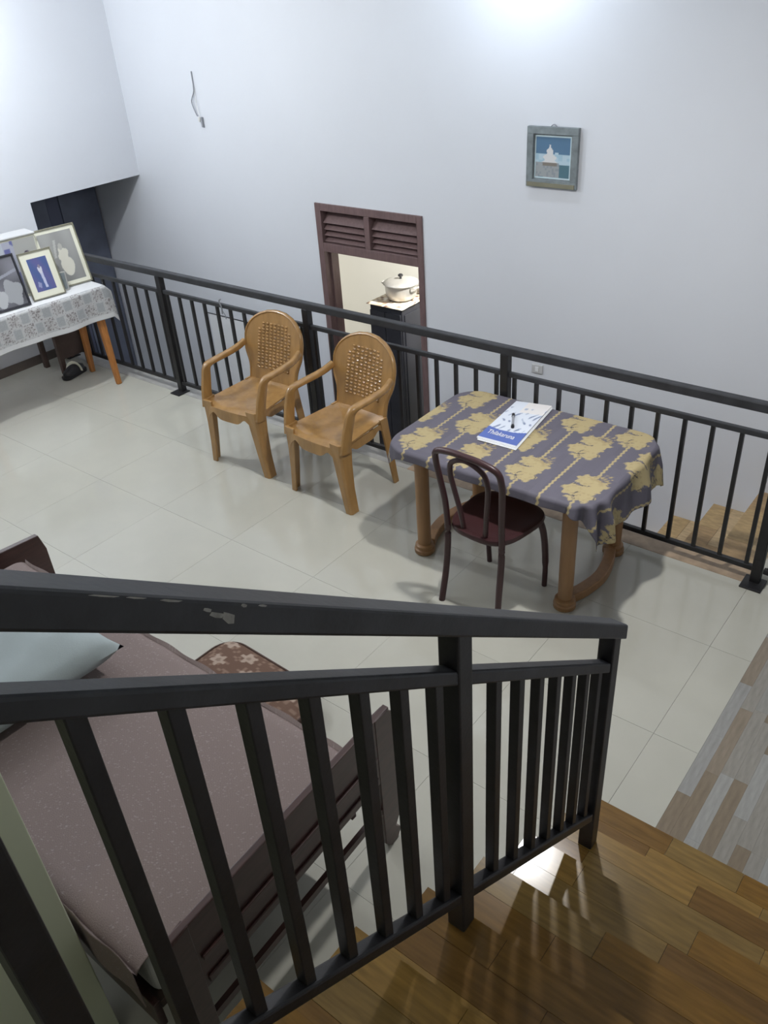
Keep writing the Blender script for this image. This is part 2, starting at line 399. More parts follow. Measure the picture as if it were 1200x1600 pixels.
# tall cabinet in the store room
cab = thing('tall_cabinet', 'tall black cabinet standing inside the doorway under a patterned mat', 'cabinet', (-2.93, 1.68, LOW))
ct = .385 - LOW
link('body', B(-.165, .165, -.22, .24, 0, ct - .01), M['cab'], cab, bevel=.006)
link('door', B(-.158, -.003, -.236, -.2205, .06, ct - .05), M['cab'], cab, bevel=.003)
link('door', B(.003, .158, -.236, -.2205, .06, ct - .05), M['cab'], cab, bevel=.003)
link('side_panel', B(.1655, .172, -.19, .21, .06, ct - .06), M['cab'], cab, bevel=.003)
link('handle', B(.02, .03, -.25, -.236, .8, .95), M['alu'], cab)
def matcol(s, t):
    r = hsh(int(s * 14), int(t * 16), 3)
    return (.55, .47, .36) if r < .35 else ((.70, .66, .58) if r < .6 else ((.16, .10, .07) if r > .85 else (.42, .33, .24)))
mt_ = grid_obj('cabinet_mat', 40, 50, lambda s, t: (-2.93 - .185 + .37 * s, 1.68 - .245 + .50 * t, .3875 + .003 * math.sin(s * 31) * math.sin(t * 23)), matcol, M['print'], thick=.003)
tag(mt_, 'brown and cream patterned plastic mat on top of the tall black cabinet', 'mat')
pot = thing('cooking_pot', 'dented aluminium cooking pot with lid on the tall black cabinet', 'pot', (-2.915, 1.66, .394))
bm = bmesh.new(); lathe(bm, [(.095, 0), (.115, .01), (.130, .05), (.135, .12), (.150, .128), (.150, .133), (.128, .131)], n=32)
link('pot_body', bm, M['alu'], pot, smooth=True)
bm = bmesh.new(); lathe(bm, [(.146, .134), (.142, .141), (.10, .153), (.05, .160), (.012, .162)], n=32)
lid = link('lid', bm, M['alu'], pot, smooth=True)
bm = bmesh.new(); lathe(bm, [(.010, .162), (.009, .178), (.020, .184), (.022, .194), (.012, .202)], n=16)
link('lid_knob', bm, M['black'], lid, smooth=True)
for s in (-1, 1):
    bm = bmesh.new(); sweep(bm, smoothpath([(s * .135, -.045, .112), (s * .172, -.035, .116), (s * .172, .035, .116), (s * .135, .045, .112)], 5), .006, 6)
    link('handle', bm, M['alu'], pot, smooth=True)
# pale container beside the pot
bw = thing('plastic_tub', 'small cream plastic tub behind the aluminium pot', 'tub', (-2.80, 1.86, .394))
bm = bmesh.new(); lathe(bm, [(.045, 0), (.055, .01), (.06, .10)], n=20); link('tub_body', bm, M['white_pl'], bw, smooth=True)
bm = bmesh.new(); lathe(bm, [(.064, .1005), (.064, .116), (.055, .12)], n=20); link('lid', bm, M['white_pl'], bw, smooth=True)
# rounded grey tray leaning on the store room wall
# ------------------------------------------------------------------ dark wardrobe beyond the opening
wd = thing('wardrobe', 'tall dark wardrobe in the recess behind the photograph table', 'wardrobe', (-6.45, .62, LOW))
hh = 1.98 - LOW + .3
link('body', B(-.3, .28, -.50, .535, 0, hh), M['dark_wood'], wd, bevel=.005)
link('door', B(.2805, .298, -.49, -.02, .08, hh - .05), M['dark_wood'], wd, bevel=.003)
link('door', B(.2805, .298, .115, .525, .08, hh - .05), M['dark_wood'], wd, bevel=.003)
link('center_panel', B(.2805, .290, -.015, .110, .08, hh - .05), M['dark_wood2'], wd)
link('handle', B(.2985, .312, .13, .145, 1.2, 1.35), M['frame_black'], wd)

# ------------------------------------------------------------------ wall items
def frame_group(name, label, cat, loc, rot, wd_, ht, fw, depth, mframe, mat_w, mcard, picf, group=None, res=(60, 75)):
    t = thing(name, label, cat, loc, 0, group); t.rotation_euler = rot
    hw = wd_ / 2
    for (a, b, c, d) in ((-hw, hw, 0, fw), (-hw, hw, ht - fw, ht), (-hw, -hw + fw, fw, ht - fw), (hw - fw, hw, fw, ht - fw)):
        link('frame_side', B(a, b, -depth, 0, c, d), mframe, t, bevel=.002)
    link('backing', B(-hw + fw, hw - fw, -depth * .35, -.001, fw, ht - fw), mcard, t)
    iw = hw - fw - mat_w
    z0, z1 = fw + mat_w, ht - fw - mat_w
    yy = -depth * .35 - .0012
    grid_obj('picture', res[0], res[1], lambda s, q: (-iw + 2 * iw * s, yy, z0 + (z1 - z0) * q), picf, M['print'], t, smooth=False)
    return t
def ship(s, t):
    # sky, pale cloud band, dark sea, white heap of sails
    if t > .58: c = (.10, .19, .30)
    elif t > .34: c = (.36, .52, .62)
    elif t > .12 or True: c = (.09, .18, .22)
    if .34 < t < .62 and hsh(int(s * 9), int(t * 14)) > .45: c = (.45, .58, .66)
    cx = .42
    wv = .22 * (1 - (t - .38) / .42) if t > .38 else 0
    if .38 < t < .80 and abs(s - cx) < max(.02, wv) * (1 + .25 * math.sin(t * 40)): c = (.66, .66, .66)
    if t < .38 and s < .70 - .3 * max(0, t - .3) and t > .05 * math.sin(s * 9): 
        c = (.33, .35, .36) if hsh(int(s * 20), int(t * 20), 2) > .3 else (.27, .30, .32)
    if .30 < t < .38 and abs(s - .42) < .2: c = (.22, .20, .17)
    if s < .03 or s > .97 or t < .03 or t > .97: c = (.55, .68, .72)
    return c
pf = frame_group('framed_ship_picture', 'small grey framed seascape picture hanging high on the white wall', 'picture', (-1.307, W - .003, 1.505), (0, 0, 0), .340, .343, .042, .026, M['frame_grey'], .008, M['frame_grey'], ship)
link('bottom_lip', B(-.16, .16, -.032, -.026, .004, .028), M['frame_olive'], pf)
bm = bmesh.new(); sweep(bm, smoothpath([(-.02, -.008, .343), (0, -.008, .356), (.02, -.008, .343)], 4), .003, 6); link('hanger', bm, M['wire'], pf)
t = thing('hanging_wire', 'thin grey wire hanging loose from the upper left of the back wall', 'wire', (-4.49, W, 1.70))
bm = bmesh.new(); sweep(bm, smoothpath([(-.0, -.004, .41), (.004, -.010, .30), (-.004, -.012, .26), (-.035, -.02, .195), (-.010, -.02, .12), (.0, -.015, .09)], 6), .0048, 6); link('cable', bm, M['wire'], t, smooth=True)
bm = bmesh.new(); sweep(bm, smoothpath([(.006, -.006, .29), (.012, -.015, .18), (.03, -.02, .09), (.04, -.015, .03)], 6), .0022, 6); link('thin_cable', bm, M['white_pl'], t, smooth=True)
link('clip', B(.005, .025, -.022, -.001, .05, .085), M['white_pl'], t, bevel=.003)
link('clip', B(.035, .052, -.02, -.001, .01, .085), M['wire'], t, bevel=.003)
t = thing('wall_switch', 'small white wall switch low behind the balcony railing', 'switch', (-1.358, W, .293))
link('plate', B(-.042, .042, -.010, -.0005, -.032, .032), M['paper_grey'], t, bevel=.003)
link('rocker', B(-.014, .014, -.014, -.010, -.018, .018), M['paper'], t, bevel=.002)
t = thing('hanging_chart', 'blank white sheet hanging from a thin rod behind the left armchair', 'sheet', (-4.56, W, .10))
link('sheet', B(-.25, .28, -.008, -.004, -.80, -.006), M['bright_paper'], t)
bm = bmesh.new(); sweep(bm, [(-.275, -.006, 0), (.30, -.006, 0)], .005, 6, up=(0, 0, 1)); link('rod', bm, M['frame_black'], t)
t = thing('string_scrap', 'twisted scrap of string tied on the middle railing above the chart', 'string', (-3.19, -.016, .823))
bm = bmesh.new(); sweep(bm, smoothpath([(0, 0, -.07), (.006, -.004, -.02), (-.008, -.005, .02), (.006, 0, .035)], 5), .005, 6)
sweep(bm, smoothpath([(.01, -.002, -.05), (.03, -.004, -.07), (.035, -.004, -.1)], 4), .003, 6); link('string', bm, M['wire'], t, smooth=True)

# ------------------------------------------------------------------ dining table
TX0, TX1, TY0, TY1, TZ = -1.135, .005, -.815, -.055, .690
tb = thing('dining_table', 'tan plastic table on curved foot bars under the grey floral cloth', 'table', (-.58, -.43, 0))
tx, ty = -.58, -.43
bm = bmesh.new(); prism(bm, rrect(TX0 + .012 - tx, TX1 - .012 - tx, TY0 + .012 - ty, TY1 - .012 - ty, .13), lambda x, y: (x, y, TZ - .035), lambda x, y: (x, y, TZ - .008))
link('table_top', bm, M['table_wood'], tb, bevel=.004)
LX = (-1.00, -.150); LY = (-.695, -.150)
for x in LX:
    s = -1 if x < -.5 else 1
    for y in LY:
        bm = bmesh.new(); lathe(bm, [(.036, .055), (.037, .2), (.037, TZ - .05), (.042, TZ - .036)], (x - tx, y - ty, 0), 20)
        lg = link('leg', bm, M['table_wood'], tb, smooth=True)
        bm = bmesh.new(); lathe(bm, [(.050, 0), (.056, .006), (.056, .028), (.048, .034), (.052, .040), (.050, .054), (.040, .060)], (x - tx, y - ty, 0), 20)
        link('collar', bm, M['table_wood'], lg, smooth=True)
    bm = bmesh.new()
    path = smoothpath([(x - tx, LY[0] + .045 - ty, .03), (x + s * .035 - tx, LY[0] + .14 - ty, .03), (x + s * .055 - tx, (LY[0] + LY[1]) / 2 - ty, .03), (x + s * .035 - tx, LY[1] - .14 - ty, .03), (x - tx, LY[1] - .045 - ty, .03)], 5)
    sweep(bm, path, (.030, .026), square=True); link('foot_bar', bm, M['table_wood'], tb, bevel=.006)

# tablecloth
U0, U1, V0, V1 = TX0 - .045, TX1 + .215, TY0 - .062, TY1 + .05
RR = .13
def near_top(u, v):
    x0, x1, y0, y1 = TX0 + RR, TX1 - RR, TY0 + RR, TY1 - RR
    cx, cy = min(max(u, x0), x1), min(max(v, y0), y1); dx, dy = u - cx, v - cy; d = math.hypot(dx, dy)
    if d <= RR: return None
    return cx + dx / d * RR, cy + dy / d * RR, dx / d, dy / d, d - RR
def cloth_pos(s, t):
    u = U0 + (U1 - U0) * s; v = V0 + (V1 - V0) * t
    q = near_top(u, v); z = TZ + .0015
    if not q: return (u, v, z + .0012 * math.sin(u * 21 + v * 9))
    x, y, nx, ny, d = q
    rb = .022; arc = rb * math.pi / 2
    if d < arc: a = d / rb; out, dz = rb * math.sin(a), rb * (1 - math.cos(a))
    else:
        k = d - arc; out = rb + .14 * k; dz = rb + k * .985
    ang = math.atan2(ny, nx); al = (x + y) * 1.0
    rip = min(1, d / .12) * .014 * (math.sin(ang * 9 + al * 14) + .6 * math.sin(al * 33 + ang * 5)) * (1.4 if (nx > .1) else .5)
    out += rip
    return (x + nx * out, y + ny * out, z - dz)
FLW = [(-.247, -.31), (-.095, -.66), (-.399, -.64), (-.551, -.40), (-.095, -.10), (-.399, -.09), (-.703, -.68), (-.855, -.38), (-1.007, -.66), (-.703, -.10), (-1.007, -.13), (.057, -.33), (.210, -.66), (.209, -.10), (-1.16, -.4)]
GOLD, GOLD2, GREYP, GREYD = (.36, .285, .145), (.42, .34, .18), (.122, .113, .142), (.07, .065, .08)
def blob(du, dv, cx, cy, r, n, amp, ph=0):
    x, y = du - cx, dv - cy; a = math.atan2(y, x); return math.hypot(x, y) < r * (1 + amp * math.sin(n * a + ph))
def cloth_col(s, t):
    u = U0 + (U1 - U0) * s; v = V0 + (V1 - V0) * t
    hit = None
    for fu, fv in FLW:
        du, dv = u - fu, v - fv
        if abs(du) > .12 or abs(dv) > .15: continue
        du, dv = du / 1.18, dv / 1.18
        rg = .0045 * math.sin(u * 700) * math.sin(v * 610 + 2) ; du += rg; dv += rg
        if blob(du, dv, -.024, .046, .042, 7, .16) or blob(du, dv, .036, .030, .030, 5, .22, 1) or blob(du, dv, .018, -.012, .036, 8, .15, 2) or blob(du, dv, -.038, -.040, .044, 6, .14, 2) or blob(du, dv, .016, -.066, .040, 5, .20, .6) or blob(du, dv, -.020, -.092, .022, 4, .35, 1):
            hit = GOLD2
            for cx, cy, r in ((-.024, .046, .042), (-.038, -.040, .044), (.016, -.066, .040)):
                x, y = du - cx, dv - cy; rr = math.hypot(x, y)
                if abs(rr - r * .60) < .0035 and math.sin(6 * math.atan2(y, x) + cx * 90) > -.1: hit = GOLD
                if abs(rr - r * 1.0) < .0022 and math.sin(2.3 * math.atan2(y, x) + cx * 60) > .35: hit = GREYD
        for k in range(9):   # sprig of fine leaves
            a = .2 + k * .22; L = .10 - .012 * abs(k - 4)
            x = du * math.cos(a) + (dv - .03) * math.sin(a); y = -du * math.sin(a) + (dv - .03) * math.cos(a)
            if .03 < x < L and abs(y) < .0032 + .003 * math.sin(x * 220): hit = GOLD
        if hit: return hit
    k = round((u + .095) / .152); su = -.095 + .152 * k
    if abs(u - su - .0032 * math.sin(v * 210)) < .0058 + .0016 * math.sin(v * 210 + 1.3): return GOLD2
    n = hsh(int(u * 30 + 99), int(v * 9 + 99), 4) * .10
    return tuple(c * (.95 + n) for c in GREYP)
tc = grid_obj('tablecloth', 340, 250, cloth_pos, cloth_col, M['cloth'], thick=.0016)
tag(tc, 'grey purple tablecloth with gold flowers and twisted gold stripes', 'tablecloth')

# booklet and pen
bk = thing('newspaper', 'folded white newspaper with a blue title band on the floral tablecloth', 'newspaper', (-.68, -.29, TZ + .0045))
Q = [(-.767, -.53), (-.549, -.523), (-.613, -.036), (-.805, -.079)]
def bil(s, t, z):
    a, b, c, d = Q
    x = (a[0] * (1 - s) + b[0] * s) * (1 - t) + (d[0] * (1 - s) + c[0] * s) * t; y = (a[1] * (1 - s) + b[1] * s) * (1 - t) + (d[1] * (1 - s) + c[1] * s) * t
    return (x + .68, y + .29, z)
for i, (dx, dy) in enumerate(((.012, -.016), (.006, -.008), (0, -.003))):
    bm = bmesh.new(); prism(bm, [bil(*q, 0)[:2] for q in ((0, 0), (1, 0), (1, 1), (0, 1))], lambda x, y: (x + dx, y + dy, .0022 * i), lambda x, y: (x + dx, y + dy, .0022 * i + .0018))
    link('page', bm, M['paper'], bk)
def npcol(s, t):
    band = .30 - .05 * math.sin(s * 3.1) 
    if t < band: return (.10, .15, .42) if t > .02 else (.7, .72, .76)
    c = (.66, .70, .78)
    if t > .72 and s > .35: c = (.74, .71, .70)
    n = math.sin(s * 23 + 3 * math.sin(t * 13)) * math.sin(t * 19 + 2 * math.sin(s * 11))
    if n > .55 and t < .85: c = (.40, .45, .56)
    if n > .8 and t < .7: c = (.20, .24, .36)
    return c
fc = grid_obj('front_page', 60, 100, lambda s, t: bil(s, t, .0072 + .006 * math.sin(t * 3.14) * s), npcol, M['print'], bk)
cv = bpy.data.curves.new('title_text', 'FONT'); cv.body = 'Thilakaruna'; cv.size = .044; cv.extrude = .0003; cv.materials.append(M['paper'])
tmp = bpy.data.objects.new('tmp_text', cv); C.objects.link(tmp); bpy.context.view_layer.update()
tme = bpy.data.meshes.new_from_object(tmp.evaluated_get(bpy.context.evaluated_depsgraph_get())); bpy.data.objects.remove(tmp)
tx_ = bpy.data.objects.new('title_text', tme); C.objects.link(tx_); tx_.parent = bk
tx_.location = (-.767 + .68 + .018, -.53 + .29 + .060, .0095); tx_.rotation_euler = (math.radians(2), 0, math.radians(1.5)); tx_.scale = (.74, 1.25, 1)
pn = thing('marker_pen', 'grey and black pen lying on the folded newspaper', 'pen', (-.692, -.305, TZ + .023), math.radians(-61 + 180))
bm = bmesh.new(); sweep(bm, [(-.055, 0, 0), (.045, 0, 0)], .0065, 12); link('barrel', bm, M['wire'], pn, smooth=True)
bm = bmesh.new(); sweep(bm, [(.045, 0, 0), (.07, 0, 0)], .0085, 12); link('cap', bm, M['black'], pn, smooth=True)
bm = bmesh.new(); sweep(bm, [(-.072, 0, 0), (-.055, 0, 0)], .009, 12); link('end_cap', bm, M['black'], pn, smooth=True)

# ------------------------------------------------------------------ caramel plastic armchairs
def make_armchair():
    r = thing('plastic_armchair', '', 'chair')
    P = M['plastic']
    # seat : dished sheet with rounded front
    SWx, SY0, SY1, SZ = .230, -.235, .185, .445
    bm = bmesh.new(); nu, nv = 20, 18; top = []; bot = []
    for j in range(nv + 1):
        t_ = j / nv; y = SY0 + (SY1 - SY0) * t_; wx = SWx * (1.02 - .16 * t_)
        a, b = [], []
        for i in range(nu + 1):
            s = -1 + 2 * i / nu
            z = SZ - .022 * (1 - s * s) * math.sin(math.pi * min(1, t_ * 1.05)) - .022 * max(0, (1 - t_ * 7)) ** 2 + .012 * t_
            yy = y - (.02 * (1 - s * s) if j == 0 else .012 * (1 - s * s) * (1 - t_))
            a.append(bm.verts.new((s * wx, yy, z))); b.append(bm.verts.new((s * wx, yy, z - .012)))
        top.append(a); bot.append(b)
    for j in range(nv):
        for i in range(nu):
            bm.faces.new((top[j][i], top[j][i + 1], top[j + 1][i + 1], top[j + 1][i])); bm.faces.new((bot[j][i], bot[j + 1][i], bot[j + 1][i + 1], bot[j][i + 1]))
    for i in range(nu): bm.faces.new((top[0][i], bot[0][i], bot[0][i + 1], top[0][i + 1])); bm.faces.new((top[nv][i], top[nv][i + 1], bot[nv][i + 1], bot[nv][i]))
    for j in range(nv): bm.faces.new((top[j][0], top[j + 1][0], bot[j + 1][0], bot[j][0])); bm.faces.new((top[j][nu], bot[j][nu], bot[j + 1][nu], top[j + 1][nu]))
    link('seat', bm, P, r, smooth=True)
    # scalloped apron, front and sides
    def apron(p0, p1, bow, d0, dm, th, zt0=SZ - .015, zt1=SZ - .015):
        bm = bmesh.new(); n = 22; A = []
        p0, p1 = Vector(p0), Vector(p1); dr = (p1 - p0).normalized(); nn = Vector((dr.y, -dr.x, 0))
        for i in range(n + 1):
            s = i / n; e = abs(2 * s - 1)
            dep = dm * (1 - .55 * math.exp(-((e - .62) / .16) ** 2)) + .09 * max(0, (e - .80) / .2) ** 2 + d0 * 0
            c = p0.lerp(p1, s) + nn * bow * (1 - e * e); zt_ = zt0 + (zt1 - zt0) * s
            A.append([bm.verts.new((c.x, c.y, zt_)), bm.verts.new((c.x + nn.x * .004, c.y + nn.y * .004, zt_ - dep)),
                      bm.verts.new((c.x - nn.x * th, c.y - nn.y * th, zt_ - dep)), bm.verts.new((c.x - nn.x * th, c.y - nn.y * th, zt_))])
        for i in range(n):
            for k in range(4): bm.faces.new((A[i][k], A[i][(k + 1) % 4], A[i + 1][(k + 1) % 4], A[i + 1][k]))
        bm.faces.new(A[0]); bm.faces.new(A[-1][::-1]); return bm
    link('apron', apron((-.215, -.238, 0), (.215, -.238, 0), .018, 0, .072, .006), P, r, smooth=True)
    link('apron', apron((.224, -.23, 0), (.200, .185, 0), .0, 0, .055, .006), P, r, smooth=True)
    link('apron', apron((-.200, .185, 0), (-.224, -.23, 0), .0, 0, .055, .006), P, r, smooth=True)
    for s in (-1, 1):
        # front leg (continues up as the arm support)
        bm = bmesh.new()
        zs = [0, .012, .15, .30, .40, .46]
        for z0 in (0,):
            rings = []
            for z in zs:
                k = z / .46
                xo = s * (.262 - .030 * k - .012 * math.sin(k * 3.1)); xi = xo - s * (.048 + .036 * k ** 2)
                yf = -.235 - .012 * k + .012 * math.sin(k * 3.1) * 0; yb = yf + .066 + .034 * k ** 1.5
                c = .012
                ring = [(xi, yf), (xo - s * c, yf), (xo, yf + c), (xo, yb), (xo - s * .018, yb), (xo - s * .020, yf + .022), (xi, yf + .016)]
                rings.append([bm.verts.new((x, y, z)) for x, y in ring])
            n = len(rings[0])
            for i in range(len(rings) - 1):
                for k in range(n): bm.faces.new((rings[i][k], rings[i][(k + 1) % n], rings[i + 1][(k + 1) % n], rings[i + 1][k]))
            bm.faces.new(rings[0]); bm.faces.new(rings[-1][::-1])
        link('leg', bm, P, r, bevel=.003)
        # rear leg
        bm = bmesh.new(); rings = []
        for z in (0, .15, .30, .46):
            k = z / .46
            xo = s * (.232 - .025 * k); xi = xo - s * (.034 + .02 * k); yb = .235 - .045 * k; yf = yb - (.040 + .022 * k)
            rings.append([bm.verts.new((x, y, z)) for x, y in ((xi, yb), (xo, yb), (xo, yf), (xo - s * .016, yf), (xo - s * .018, yb - .018), (xi, yb - .016))])
        n = 6
        for i in range(3):
            for k in range(n): bm.faces.new((rings[i][k], rings[i][(k + 1) % n], rings[i + 1][(k + 1) % n], rings[i + 1][k]))
        bm.faces.new(rings[0]); bm.faces.new(rings[-1][::-1])
        link('leg', bm, P, r, bevel=.003)
        # arm with upright
        bm = bmesh.new()
        up_ = smoothpath([(s * .230, -.205, .40), (s * .236, -.188, .50), (s * .242, -.165, .58), (s * .246, -.148, .632), (s * .250, -.115, .655), (s * .252, -.03, .658), (s * .251, .06, .660), (s * .247, .145, .668), (s * .236, .212, .690)], 5)
        sz = []
        for i, p in enumerate(up_):
            f = i / (len(up_) - 1)
            if f < .36: sz.append((.015, .042 - .010 * f / .36))
            elif f < .52: q = (f - .36) / .16; sz.append((.015 + .014 * q, .032 - .018 * q))
            else: q = (f - .52) / .48; sz.append((.029 - .013 * q, .014 + .008 * q))
        # orientation: sideways = x always
        rings = []
        for i, p in enumerate(up_):
            t_ = (up_[min(i + 1, len(up_) - 1)] - up_[max(i - 1, 0)]).normalized(); sd = Vector((1, 0, 0)); sd = (sd - t_ * sd.dot(t_)).normalized(); nrm = t_.cross(sd)
            a, b = sz[i]; ring = []
            for k in range(12):
                th = 2 * math.pi * k / 12; cc, ss = math.cos(th), math.sin(th)
                ring.append(bm.verts.new(p + sd * a * math.copysign(abs(cc) ** .6, cc) + nrm * b * math.copysign(abs(ss) ** .6, ss)))
            rings.append(ring)
        for i in range(len(rings) - 1):
            for k in range(12): bm.faces.new((rings[i][k], rings[i][(k + 1) % 12], rings[i + 1][(k + 1) % 12], rings[i + 1][k]))
        bm.faces.new(rings[0][::-1]); bm.faces.new(rings[-1])
        link('arm', bm, P, r, smooth=True)
    # backrest
    Z0, Z1 = .425, .895
    def hwid(t_):
        if t_ < .62:
            return .192 + .048 * (1 / (1 + math.exp(-(t_ - .36) * 18)))
        return .2405 * math.sqrt(max(0, 1 - ((t_ - .60) / .402) ** 2.3))
    def bpos(s, t_, off=0):
        x = s * hwid(t_); z = Z0 + (Z1 - Z0) * t_
        y = .178 + .120 * t_ - .45 * (x ** 2) * (.6 + .5 * t_)
        return Vector((x, y + off, z))
    bm = bmesh.new(); nu, nv = 28, 34; A, Bk = [], []
    for j in range(nv + 1):
        t_ = .9985 * math.sin(j / nv * math.pi / 2)
        A.append([bm.verts.new(bpos(-1 + 2 * i / nu, t_)) for i in range(nu + 1)])
        Bk.append([bm.verts.new(bpos(-1 + 2 * i / nu, t_, .008)) for i in range(nu + 1)])
    for j in range(nv):
        for i in range(nu):
            bm.faces.new((A[j][i], A[j][i + 1], A[j + 1][i + 1], A[j + 1][i])); bm.faces.new((Bk[j][i], Bk[j + 1][i], Bk[j + 1][i + 1], Bk[j][i + 1]))
    for i in range(nu): bm.faces.new((A[0][i], Bk[0][i], Bk[0][i + 1], A[0][i + 1])); bm.faces.new((A[nv][i], A[nv][i + 1], Bk[nv][i + 1], Bk[nv][i]))
    for j in range(nv): bm.faces.new((A[j][0], A[j + 1][0], Bk[j + 1][0], Bk[j][0])); bm.faces.new((A[j][nu], Bk[j][nu], Bk[j + 1][nu], A[j + 1][nu]))
    back = link('backrest', bm, P, r, smooth=True)
    # rolled rim
    bm = bmesh.new(); pts = [bpos(-1, t_, .010) for t_ in [k / 24 * .985 for k in range(25)]] + [bpos(s, .9985, .010) for s in (-.5, 0, .5)] + [bpos(1, t_, .010) for t_ in [k / 24 * .985 for k in range(25)][::-1]]
    sweep(bm, pts, (.010, .015), 8, up=(0, 1, 0)); link('rim', bm, P, back, smooth=True)
    # woven relief panel
    bm = bmesh.new()
    for row in range(15):
        t_ = .24 + row * .0425
        for c in range(9):
            x = -.128 + c * .032; hw = hwid(t_)
            lim = .136 * (1 if t_ < .70 else math.sqrt(max(0, 1 - ((t_ - .70) / .20) ** 2)))
            if abs(x) > lim: continue
            p = bpos(x / hw, t_, -.001)
            rx, rz = ((.0145, .0075) if (row + c) % 2 else (.0115, .0095))
            ring = [bm.verts.new((p.x + rx * math.cos(k * math.pi / 3), p.y, p.z + rz * math.sin(k * math.pi / 3))) for k in range(6)]
            r2 = [bm.verts.new((p.x + .5 * rx * math.cos(k * math.pi / 3), p.y - .009, p.z + .5 * rz * math.sin(k * math.pi / 3))) for k in range(6)]
            for k in range(6): bm.faces.new((ring[k], ring[(k + 1) % 6], r2[(k + 1) % 6], r2[k]))
            bm.faces.new(r2)
    o = link('woven_panel', bm, P, back, smooth=True); o['kind'] = 'stuff'
    # back skirt below the backrest
    bm = B(-.17, .17, .184, .192, .385, .445); link('rear_apron', bm, P, r, bevel=.003)
    return r
ac = make_armchair()
ac.location = (-1.815, -.400, 0); ac.rotation_euler = (0, 0, math.radians(-3)); ac['label'] = 'caramel plastic armchair nearer the cloth-covered table'; ac['group'] = 'caramel plastic armchairs'
ac2 = copy_tree(ac); ac2.location = (-2.560, -.385, 0); ac2.rotation_euler = (0, 0, math.radians(3)); ac2['label'] = 'caramel plastic armchair nearer the photograph table, farther from the floral table'

# ------------------------------------------------------------------ brown bentwood-style chair
bc = thing('bistro_chair', 'dark brown plastic chair with a looped back pushed up to the floral table', 'chair', (-.498, -.778, 0), math.radians(-4))
PB = M['plastic_brown']
def seat_pt(a, sc_=1.0):
    c, s = math.cos(a), math.sin(a); k = .62
    x = .190 * math.copysign(abs(c) ** k, c); y = .20 * math.copysign(abs(s) ** k, s)
    x *= 1 + .10 * (y / .19)
    return (x * sc_, y * sc_)
bm = bmesh.new(); rings = []
for sc_, z in ((.93, .428), (1.0, .432), (1.02, .445), (1.0, .458), (.92, .460), (.80, .453), (.4, .450), (.02, .450)):
    rings.append([bm.verts.new((*seat_pt(2 * math.pi * k / 40, sc_), z)) for k in range(40)])
for i in range(len(rings) - 1):
    for k in range(40): bm.faces.new((rings[i][k], rings[i][(k + 1) % 40], rings[i + 1][(k + 1) % 40], rings[i + 1][k]))
bm.faces.new(rings[0][::-1]); bm.faces.new(rings[-1])
link('seat', bm, PB, bc, smooth=True)
for s in (-1, 1):
    bm = bmesh.new(); sweep(bm, smoothpath([(s * .172, .188, 0), (s * .176, .180, .16), (s * .168, .165, .33), (s * .150, .140, .436)], 5), [(.014, .014)] * 5 + [(.017, .017)] * 11, 10); link('leg', bm, PB, bc, smooth=True)
    bm = bmesh.new(); sweep(bm, smoothpath([(s * .170, -.222, 0), (s * .160, -.195, .18), (s * .158, -.178, .34), (s * .158, -.176, .45)], 5), (.016, .017), 10); link('leg', bm, PB, bc, smooth=True)
bm = bmesh.new()
path = [(-.158, -.176, .44), (-.162, -.186, .58), (-.176, -.205, .72), (-.182, -.218, .80), (-.168, -.232, .868), (-.09, -.240, .893), (0, -.243, .898), (.09, -.240, .893), (.168, -.232, .868), (.182, -.218, .80), (.176, -.205, .72), (.162, -.186, .58), (.158, -.176, .44)]
sweep(bm, smoothpath(path, 6), (.0155, .0155), 10, up=(0, 1, 0)); link('outer_back_loop', bm, PB, bc, smooth=True)
bm = bmesh.new()
path = [(-.062, -.172, .452), (-.075, -.184, .56), (-.098, -.204, .70), (-.104, -.215, .77), (-.085, -.226, .835), (0, -.234, .872), (.085, -.226, .835), (.104, -.215, .77), (.098, -.204, .70), (.075, -.184, .56), (.062, -.172, .452)]
sweep(bm, smoothpath(path, 6), (.013, .013), 10, up=(0, 1, 0)); link('inner_back_loop', bm, PB, bc, smooth=True)

# ------------------------------------------------------------------ photograph table (left)
RZ = math.radians(-5)
wt = thing('side_table', 'orange brown wooden table under a white lace cloth by the left wall', 'table', (-4.485, -.045, 0), RZ)
# local frame: x=0 front edge, negative x toward the wall; y negative toward the camera
WL, WDp, WH = 1.28, .50, .765
link('table_top', B(-WDp + .02, -.015, -WL + .015, -.015, WH - .03, WH - .006), M['orange_wood'], wt, bevel=.003)
def tleg(x, y, sx, sy):
    bm = bmesh.new(); sweep(bm, [(x + sx * .045, y + sy * .02, 0), (x, y, WH - .03)], [(.019, .019), (.030, .030)], square=True, up=(0, 1, 0)); return bm
lg1 = link('leg', tleg(-.052, -.10, 2.55, -1.5), M['orange_wood'], wt, bevel=.006)
link('leg', tleg(-.36, -.10, 0, -1.2), M['orange_wood'], wt, bevel=.006)
link('leg', tleg(-.055, -1.14, .6, -1), M['orange_wood'], wt, bevel=.006)
link('leg', tleg(-.42, -1.14, 0, 1), M['orange_wood'], wt, bevel=.006)
link('rail', B(-.05, -.03, -1.12, -.12, WH - .11, WH - .03), M['orange_wood'], wt)
def lace_pos(s, t):
    # s: across from the wall side over the front edge and down; t: along
    L = WDp + .24; d = s * L; y = .03 - (WL + .06) * t
    if d < WDp - .02: x, z = -WDp + d, WH
    elif d < WDp + .02:
        a = (d - WDp + .02) / .04 * math.pi / 2; x = -.02 + .025 * math.sin(a); z = WH - .025 * (1 - math.cos(a))
    else: k = d - WDp - .02; x = .005 + .10 * k + .008 * math.sin(t * 26) * k / .2; z = WH - .025 - k * .99
    if y > -.01: z -= (y + .01) * 1.2 * 1.0
    return (x, y, z + .004 * math.sin(t * 14) * (1 if d > WDp else .1))
